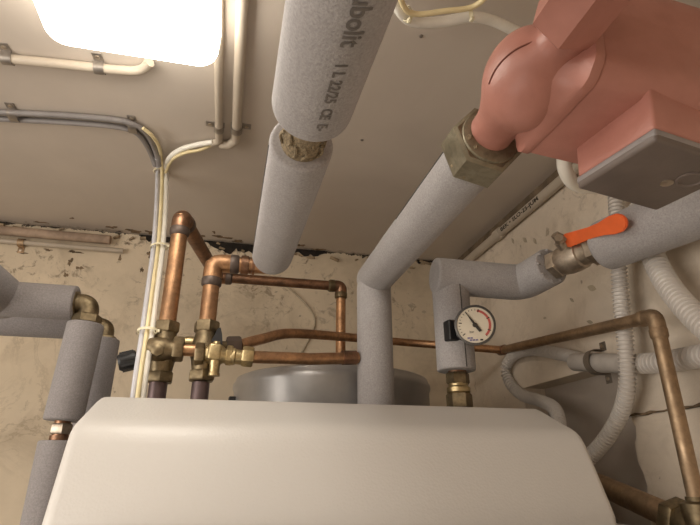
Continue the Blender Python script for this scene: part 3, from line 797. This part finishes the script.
rm = ph.modifiers.new('blend', 'REMESH'); rm.mode = 'VOXEL'; rm.voxel_size = .0028; rm.use_smooth_shade = True
sm = ph.modifiers.new('soften', 'SMOOTH'); sm.factor = .5; sm.iterations = 7
# seam left by the casting mould, across the round volute
def on_volute(px, py):
    v = at(px, py, d=1)-Vector((0, 0, EYE)); o = Vector((0, 0, EYE))-SC
    vs_ = Vector((v.x/SR.x, v.y/SR.y, v.z/SR.z)); os_ = Vector((o.x/SR.x, o.y/SR.y, o.z/SR.z))
    a, b, c = vs_.dot(vs_), 2*vs_.dot(os_), os_.dot(os_)-.992
    disc_ = max(0, b*b-4*a*c)
    return Vector((0, 0, EYE))+v*((-b-math.sqrt(disc_))/(2*a))
m = MB(); m.tube(smooth([on_volute(*q) for q in ((489, 84), (494, 72), (503, 60), (515, 50), (530, 43), (543, 39))], 5), .0010, 6); m.build('casting_seam', simple('casting_line', (.26, .09, .065), .5), pump)
# angular port towards the room
m = MB(); m.lathe(tp((-.010, -.054, .007)), (0, -1, .03), [(0, .024), (.004, .0300), (.14, .0300)], 6, .70); m.build('port_collar', RED, pump, 30)
# cast flange flaring from the volute to the square motor
OUT = [(-.066, -.026), (-.052, -.041), (.052, -.041), (.060, -.034), (.060, .075), (.052, .082), (-.058, .082), (-.066, .074)]
def outline(k, sc=1.0):
    """point k/64 along the motor's outline (y, z)"""
    a = 2*PI*k/64; dy, dz = math.cos(a), math.sin(a); best = 9; cy0, cz0 = -.003, .004
    for (ya, za), (yb, zb_) in zip(OUT, OUT[1:]+OUT[:1]):
        ex_, ez_ = yb-ya, zb_-za; den = dy*ez_-dz*ex_
        if abs(den) < 1e-9: continue
        t = ((ya-cy0)*ez_-(za-cz0)*ex_)/den; w_s = ((ya-cy0)*dz-(za-cz0)*dy)/den
        if t > 0 and -1e-6 <= w_s <= 1+1e-6: best = min(best, t)
    return cy0+dy*best, cz0+dz*best
m = MB(); rings = []
for x, mixv in ((-.012, 0), (-.008, .06), (-.001, .22), (.005, .48), (.009, .76), (.012, 1.0), (.019, 1.0), (.021, .97)):
    ring = []
    for k in range(64):
        oy, oz = outline(k); a = 2*PI*k/64; cy1, cz1 = .003+.044*math.cos(a), .005+.043*math.sin(a)
        ring.append(m.bm.verts.new(loc(x, cy1+(oy-cy1)*mixv, cz1+(oz-cz1)*mixv)))
    rings.append(ring)
m.skin(rings); m.build('motor_flange', RED, pump, 50)
m = MB(); rings = []
for x, sc in ((.018, .93), (.0215, .965), (.024, .975), (.140, .975), (.148, .94), (.150, .88)):
    rings.append([m.bm.verts.new(loc(x, -.003+(outline(k)[0]+.003)*sc, .004+(outline(k)[1]-.004)*sc)) for k in range(64)])
m.skin(rings); m.build('motor', RED, pump, 32)
m = MB(); m.lathe(loc(.150, -.003, .02), ax, [(0, .018), (.004, .018), (.005, .015)], 24); m.build('vent_plug', NICKEL, pump)
# control box under the motor
cA, cB, cD = at(577, 188, Z=EYE+.250), at(656, 139, Z=EYE+.246), at(653, 212, d=.522)
ey = (cB-cA); ly = ey.length; ey.normalize(); ex = (cD-cA); ex = (ex-ey*ex.dot(ey)); lx = ex.length; ex.normalize(); en = ex.cross(ey); en = en if en.z > 0 else -en
Rm = Matrix((ex, -ey if ex.cross(-ey).dot(en) > 0 else ey, en)).transposed()
cc = cA+ey*ly/2+ex*lx/2
m = MB(); m.box(cc+en*.033, (lx*.985, ly*.985, .044), Rm.to_euler(), .0035); m.build('control_box', RED, pump)
m = MB(); m.box(cc+en*.0055, (lx, ly, .013), Rm.to_euler(), .003); lid = m.build('lid', LID, pump)
m = MB(); m.box(cc+en*.0075, (lx*1.004, ly*1.004, .0075), Rm.to_euler(), .002); m.build('lid_rim', LIDRIM, pump)
m = MB(); q = at(660, 188, Z=EYE+.245); m.lathe(cc-en*.0005+ex*.012-ey*.0, -en, [(0, .0055), (.0012, .0055), (.0016, .003)], 20); m.build('lid_screw', NICKEL, lid)
m = MB(); m.lathe(cc-en*.0005+ex*.024+ey*.014, -en, [(0, .012), (.002, .012), (.0025, .010), (.0012, .009)], 28); m.build('speed_dial', LID, lid)
# union nut between pump and overhead run
m = MB(); m.hexa(B0+BU*.002, BU, .040, .071, .30); nt_ = m.build('union_nut', NUTM, pump)
m = MB(); m.lathe(B0+BU*.041, BU, [(0, .032), (.0035, .031), (.006, .0255)], 32); m.build('nut_collar', NUTM, nt_)
m = MB()
for k in range(26):
    a = k/26*2*PI; q = B0+BU*random.uniform(.040, .045)+Vector((math.cos(a)*.0255, 0, math.sin(a)*.0255))
    m.sphere(q, (random.uniform(.003, .0042),)*3, 6, 4)
m.build('sealing_paste', HEMP, nt_)
m = MB()
for k in range(14):
    a = random.uniform(3.7, 4.3); q = B0+BU*random.uniform(.001, .012)+Vector((math.cos(a), 0, math.sin(a)))*.0345
    m.sphere(q, (random.uniform(.0015, .0035),)*3, 6, 4)
m.build('sealing_paste', HEMP, nt_)

# ------------------------------------------------------------------ conduits, clips and cables on the ceiling
def clip(p, along, r, label, flipside=1, mat=STEEL, group=None, wall='ceiling', both=False, hs=1.0):
    """saddle strap over a cable of radius r; p on the surface under the cable centre"""
    p = Vector(p); along = Vector(along).normalized(); nrm = Vector((0, 0, -1)) if wall == 'ceiling' else Vector((-1, 0, 0)) if wall == 'right' else Vector((0, -1, 0))
    lat = along.cross(nrm).normalized()*flipside
    o = thing('pipe_clip', p, label, 'clip', group); w = .0075; t = .0012
    prof = []
    ang = [PI*k/10 for k in range(11)]
    inner = [lat*(math.cos(a)*(r+.0006))+nrm*hs*(r+math.sin(a)*(r+.0006)) for a in ang]
    outer = [lat*(math.cos(a)*(r+.0006+t))+nrm*(hs*(r+math.sin(a)*(r+.0006))+t) for a in ang]
    inner = [lat*(r+.0006)+nrm*.0002]+inner+[-lat*(r+.0006)+nrm*.0002]
    outer = [lat*(r+.0006+t)+nrm*.0002]+outer+[-lat*(r+.0006+t)+nrm*.0002]
    m = MB(); m.prism([p+along*-w+v for v in inner+list(reversed(outer))], along*2*w); m.build('strap', mat, o, 30)
    for sgn in ((1, -1) if both else (1,)):
        c = p+lat*sgn*(r+.009)+nrm*.0008
        rot = Matrix((lat, along, lat.cross(along))).transposed().to_euler()
        m = MB(); m.box(c, (.016, .015, .0016), rot, .0006); m.build('tab', mat, o)
        m = MB(); m.lathe(c, nrm, [(0, .0038), (.0022, .0038), (.003, .002)], 14); m.build('screw', NICKEL, o)
    return o

CZ = ZC-.0085
# twin conduits running away from the camera, bent towards the cable bundle
for i, (px, lab) in enumerate(((217, 'left one of two cream conduits running along the ceiling right of the lamp'), (234, 'right one of two cream conduits running along the ceiling right of the lamp'))):
    e = at(px+2, 141, Z=CZ); x = e.x
    pth = [Vector((x, -.2, CZ)), Vector((x, e.y-.015, CZ)), Vector((x-(.03 if i else .012), e.y+(.012 if i else .004), CZ)), ] if i else [Vector((x, -.2, CZ)), Vector((x, e.y, CZ)), Vector((x-.014, e.y+.012, CZ))]
    if i: pth = [Vector((x, -.2, CZ)), Vector((x, e.y-.004, CZ)), Vector((x-.012, e.y+.016, CZ)), Vector((x-.030, e.y+.020, CZ))]
    m = MB(); m.tube(fillet(pth, .012), .0070 if not i else .0088, 20); tag(m.build('conduit', CONDUIT), lab, 'conduit', None)
    cpn = Vector((x, e.y-.040, ZC)); clip(cpn, (0, 1, 0), .0073 if not i else .0091, ('metal saddle clip on the left ceiling conduit end' if not i else 'metal saddle clip on the right ceiling conduit end'), -1 if i else 1, STEEL)
# cream conduit at upper left, bent up behind the lamp
c0 = [at(-60, 52, Z=CZ), at(0, 58, Z=CZ), at(60, 64, Z=CZ), at(118, 70, Z=CZ), at(140, 70, Z=CZ), at(150, 62, Z=CZ)]
m = MB(); m.tube(smooth(c0, 6), .0075, 18); tag(m.build('conduit', CONDUIT), 'cream conduit on the ceiling left of the lamp, curving up at its end', 'conduit')
for px, py, lab in ((8, 58.5, 'metal clip on the cream conduit at the left picture edge'), (100, 68, 'metal clip on the cream conduit below the lamp corner')):
    p = at(px, py, Z=ZC-.0075); p.z = ZC; clip(p, at(px+20, py+2, Z=ZC)-at(px-20, py-2, Z=ZC), .0078, lab, -1)
# two grey cables
GZ = ZC-.0065
for off, lab in ((0, 'upper of two grey cables clipped to the ceiling at left'), (7, 'lower of two grey cables clipped to the ceiling at left')):
    e_ = [(-60, 108+off), (0, 112+off), (60, 115+off), (110, 119+off), (133, 124+off), (147-off*.5, 134+off*.9), (156-off*.7, 152+off*.3), (159-off*.5, 166)]
    m = MB(); m.tube(smooth([at(a, b, Z=GZ if k < 7 else GZ-.012) for k, (a, b) in enumerate(e_)], 6), .0052, 16)
    tag(m.build('cable', GREYC), lab, 'cable')
for px, py, lab in ((14, 116, 'metal clip over the grey cables near the left edge'), (133, 128, 'metal clip over the grey cables where they bend')):
    p = at(px, py, Z=GZ); p.z = ZC; clip(p, at(px+20, py+3, Z=ZC)-at(px-20, py-2, Z=ZC), .0125, lab, -1, hs=.5)
# bundle dropping past the valves
def bundle(px_off, rad, start, lab, mat, dy=0):
    pts = start+[at(161+px_off, 172, Y=1.03+dy), at(160+px_off, 205, Y=.985+dy), at(157+px_off, 247, Y=.93+dy), at(151.5+px_off, 290, Y=.88+dy), at(145.5+px_off, 335, Y=.84+dy), at(140+px_off, 372, Y=.817+dy), at(136.5+px_off, 400, Y=.812+dy), at(134+px_off, 430, Y=.812+dy)]
    m = MB(); m.tube(smooth(pts, 8), rad, 14); tag(m.build('cable', mat), lab, 'cable')
GZ2 = ZC-.010
bundle(-3.5, .0042, [at(157, 158, Z=GZ2-.002)], 'pale grey cable on the left of the white bundle dropping to the boiler', BLUEC)
bundle(1.0, .0034, [at(143, 128, Z=ZC-.016), at(153, 137, Z=ZC-.018), at(160, 150, Z=GZ2)], 'thin cream cable in the middle of the bundle dropping to the boiler', CREAMC, -.006)
bundle(5.5, .0052, [at(213, 142, Z=GZ2), at(196, 145, Z=GZ2), at(180, 150, Z=GZ2-.006), at(169, 159, Z=GZ2-.010)], 'thick white cable on the right of the bundle dropping to the boiler', WHITEC)
m = MB(); m.tube(smooth([at(214, 144, Z=ZC-.006), at(200, 150, Z=ZC-.016), at(185, 153, Z=ZC-.022), at(172, 160, Z=ZC-.024), at(166, 172, Y=1.02)], 6), .0032, 12); tag(m.build('cable', CREAMC), 'thin cream cable sagging from the conduit end into the white bundle', 'cable')
def tie(p, along, rx, lab):
    p = Vector(p); along = Vector(along).normalized(); o = thing('cable_tie', p, lab, 'cable tie')
    x = along.cross(Vector((0, -1, .2))).normalized(); y = along.cross(x)
    m = MB(); R1, R2 = [], []
    def el(k, r, h): a = 2*PI*k/24; return p+x*math.cos(a)*r+y*math.sin(a)*(r*.62)+along*h
    n = 24; vs = [[m.bm.verts.new(el(k, r, h)) for k in range(n)] for r, h in ((rx, -.0022), (rx+.0012, -.0022), (rx+.0012, .0022), (rx, .0022))]
    for i in range(4):
        a, b = vs[i], vs[(i+1) % 4]
        for k in range(n): m.bm.faces.new((a[k], a[(k+1) % n], b[(k+1) % n], b[k]))
    m.build('band', TIE, o)
    m = MB(); m.box(p+x*(rx+.002), (.005, .006, .005), None, .001); m.build('tie_head', TIE, o)
tie(at(159, 247, Y=.925), at(157, 230, Y=.95)-at(158, 260, Y=.91), .0145, 'cable tie around the white bundle beside the copper elbow')
tie(at(147.5, 331, Y=.838), at(150, 300, Y=.86)-at(142, 360, Y=.82), .0140, 'cable tie around the white bundle beside the brass valve')
tie(at(160, 171, Y=1.025), at(160, 165, Y=1.03)-at(160, 185, Y=1.01), .0125, 'cable tie where cables gather under the ceiling')
# white and yellow cables at upper right
w_ = [at(360, -90, Z=ZC-.008), at(385, -40, Z=ZC-.03), at(397, 5, Z=ZC-.045), at(412, 21, Z=ZC-.045), at(440, 22, Z=ZC-.040), at(475, 17, Z=ZC-.035), at(505, 26, Z=ZC-.035), at(535, 45, Z=ZC-.04), at(562, 80, Z=ZC-.05), at(610, 115, X=.62), at(680, 120, X=.625), at(760, 90, X=.63)]
m = MB(); m.tube(smooth(w_, 8), .0072, 16); tag(m.build('cable', WHITEC), 'thick white cable looping behind the red pump', 'cable')
m = MB(); m.tube(smooth([at(568, 140, d=.53), at(564, 158, d=.545), at(566, 172, d=.555), at(575, 184, d=.575), at(594, 187, d=.60), at(640, 178, d=.62), at(720, 140, d=.63)], 8), .0075, 16); tag(m.build('cable', WHITEC), 'white cable hanging from beneath the red pump behind its grey control box lid', 'cable')
y_ = [at(395, -30, Z=ZC-.062), at(403, 5, Z=ZC-.062), at(416, 14, Z=ZC-.060), at(445, 11, Z=ZC-.056), at(472, 7, Z=ZC-.050), at(488, -6, Z=ZC-.05), at(500, -30, Z=ZC-.05)]
m = MB(); m.tube(smooth(y_, 8), .0036, 12); tag(m.build('cable', CREAMC), 'thin yellow cable tied along the white cable at the top', 'cable')
for px, py, lab, al in ((407, 14, 'cable tie at the bend of white and yellow cables', (10, 9)), (471, 13, 'cable tie holding yellow to white cable left of the pump', (20, -4))):
    p = at(px, py, Z=ZC-.045); tie(p, at(px+al[0], py+al[1], Z=ZC-.045)-at(px-al[0], py-al[1], Z=ZC-.045), .0125, lab)

# pipes in the angle of the ceiling
cl_ = [at(-60, 232, Y=1.362), at(150, 242, Y=1.362)]
m = MB(); m.tube([Vector((cl_[0].x-.4, 1.362, ZC-.030)), Vector((-.335, 1.362, ZC-.030))], .0120, 18, .001); tag(m.build('conduit', simple('grimy_conduit', (.42, .31, .23), .7, 0, .25, 30)), 'grimy conduit along the top of the back wall at left', 'conduit')
m = MB(); m.tube([Vector((cl_[0].x-.4, 1.370, ZC-.055)), Vector((-.300, 1.370, ZC-.055))], .0065, 14, .001); tag(m.build('conduit', CONDUIT), 'thinner pale conduit below the grimy one at left', 'conduit')
p = at(22, 241, Y=1.372); clip((p.x, Y1, ZC-.055), (1, 0, 0), .0085, 'small clip on the pale conduit under the ceiling at left', 1, COPPER_P, wall='back')
rp = X1-.012; rz = ZC-.034
r0_, r1_ = Vector((rp, 1.30, rz)), Vector((rp, -.4, rz))
tp_ = thing('conduit', (rp, .8, rz), 'printed cream conduit in the angle of ceiling and right wall', 'conduit')
m = MB(); m.tube([r0_, r1_], .0115, 20, .001); m.build('tube', CONDUIT, tp_)
m = MB(); m.tube([Vector((rp, 1.075, rz)), Vector((rp, 1.105, rz))], .0145, 20, .002); m.build('coupling', CONDUIT, tp_)
m = MB(); m.box((X1-.005, .45, ZC-.011), (.010, 1.84, .021)); struct(m.build('trim_8', simple('shadow_gap_strip', (.16, .115, .075), .8, 0, .3, 30), flat=True))  # brown strip painting in the shadow gap between ceiling and conduit
def rmap(x, y):
    a = math.radians(35)-y/.0115*1.0
    return Vector((rp-math.cos(a)*.0119, 1.062-x*1.75, rz-math.sin(a)*.0119))
text_mesh('printed_text', 'BEK \u2022 SLO-25-JUM', .0125, rmap, INK2, tp_, .004, .0004)

# ------------------------------------------------------------------ ribbed hoses on the right wall
hx = X1-.0155
h_ = [at(612, 150, X=hx-.005), at(616, 200, X=hx-.02), at(618, 250, X=hx-.026), at(621, 300, X=hx-.029), at(626, 350, X=hx-.032), at(627, 385, X=hx-.028), at(621, 412, X=hx-.02), at(608, 436, X=hx-.02), at(592, 455, X=hx-.025), at(575, 470, X=hx-.04), at(555, 500, X=hx-.05)]
m = MB(); m.corrugated(smooth(h_, 10), .0132, .0066, .0030); tag(m.build('ribbed_hose', HOSE), 'ribbed pale hose hanging vertically on the right wall, curving behind the boiler', 'hose')
h_ = [at(640, 205, X=.615), at(648, 240, X=.612), at(657, 265, X=.606), at(670, 288, X=.598), at(690, 312, X=.590), at(715, 335, X=.585), at(760, 370, X=.58), Vector((.58, .30, EYE-.1)), Vector((.60, .26, .8)), Vector((.60, .25, 0))]
m = MB(); m.corrugated(smooth(h_, 10), .0168, .0078, .0038, 22); tag(m.build('ribbed_hose', HOSE), 'thick ribbed white hose curving down below the big insulated pipe at right', 'hose')
h_ = [at(560, 480, X=.56), at(560, 440, X=.565), at(556, 411, X=.60), at(541, 401, X=hx-.01), at(522, 395, X=hx), at(510, 383, X=hx), at(506, 368, X=hx), at(514, 355, X=hx), at(532, 350, X=hx), at(560, 354, X=hx+.002), at(580, 359, X=hx+.004)]
m = MB(); m.corrugated(smooth(h_, 10), .0130, .0085, .0042); tag(m.build('ribbed_hose', HOSE), 'looped ribbed hose on the right wall just right of the gauge', 'hose')
hc = X1-.0185
m = MB(); m.tube([at(574, 362, X=hc-.003), at(600, 363, X=hc-.003), at(634, 364, X=hc-.003)], .0165, 20, .002); tag(m.build('conduit', simple('grey_conduit', (.47, .43, .39), .5)), 'smooth grey conduit sleeve between ribbed hoses on the right wall', 'conduit')
h_ = [at(632, 364, X=hc-.004), at(665, 362, X=hc-.004), at(700, 356, X=hc-.004), at(740, 350, X=hc-.004)]
m = MB(); m.corrugated(smooth(h_, 10), .0162, .0080, .0042); tag(m.build('ribbed_hose', HOSE), 'horizontal ribbed hose behind the copper drop at far right', 'hose')
p = at(597, 362, X=hc); clip((X1, p.y, p.z), (0, 1, 0), .0200, 'dark clip holding the grey conduit sleeve to the right wall', 1, simple('dark_clip', (.16, .13, .10), .5), wall='right', both=True)
# thin wire on the back wall behind the copper
m = MB(); m.tube(smooth([at(283, 283, Y=1.376), at(302, 300, Y=1.376), at(314, 316, Y=1.376), at(313, 330, Y=1.376), at(302, 352, Y=1.376), at(296, 362, Y=1.376)], 6), .0028, 8); tag(m.build('cable', simple('painted_wire', (.50, .42, .31), .7)), 'thin painted-over wire on the back wall above the tank', 'cable')
# small screws left in the ceiling
for px, py, lab in ((421, 36, 'small screw head in the ceiling below the white cables'), (362, 140, 'small screw head in the ceiling between the two overhead pipes')):
    p = at(px, py, Z=ZC); m = MB(); m.lathe(p, (0, 0, -1), [(0, .0030), (.001, .0030), (.002, .0016)], 12); tag(m.build('screw', STEEL), lab, 'screw')

# ------------------------------------------------------------------ light, world, camera
w = bpy.data.worlds.new('World'); S.world = w; w.use_nodes = True
w.node_tree.nodes['Background'].inputs[0].default_value = (.5, .45, .38, 1); w.node_tree.nodes['Background'].inputs[1].default_value = .02
la_ = bpy.data.lights.new('overhead_fill', 'AREA'); la_.shape = 'RECTANGLE'; la_.size = .5; la_.size_y = .9; la_.energy = 5; la_.color = (1, .94, .86)  # added fill from above, out of view, no fixture behind it
lo = bpy.data.objects.new('overhead_fill', la_); C.objects.link(lo); lo.location = (-.75, -.35, ZC-.06); lo.rotation_euler = (0, 0, 0)
lb_ = bpy.data.lights.new('side_fill', 'AREA'); lb_.shape = 'RECTANGLE'; lb_.size = 1.3; lb_.size_y = .9; lb_.energy = 11.5; lb_.color = (1, .94, .86)  # added fill at the left wall, no opening there
lo2 = bpy.data.objects.new('side_fill', lb_); C.objects.link(lo2); lo2.location = (X0+.03, .05, 1.60); lo2.rotation_euler = (PI/2, 0, -PI/2)
cam = bpy.data.cameras.new('camera'); co = bpy.data.objects.new('camera', cam); C.objects.link(co)
cam.sensor_width = 36; cam.lens = FPX/700*36; cam.clip_start = .02
co.location = (0, 0, EYE); co.rotation_euler = (PI/2+PITCH, 0, -YAW)
S.camera = co
vs = S.view_settings; vs.view_transform = 'Standard'; vs.look = 'None'; vs.gamma = 1; vs.use_curve_mapping = False; vs.exposure = .42
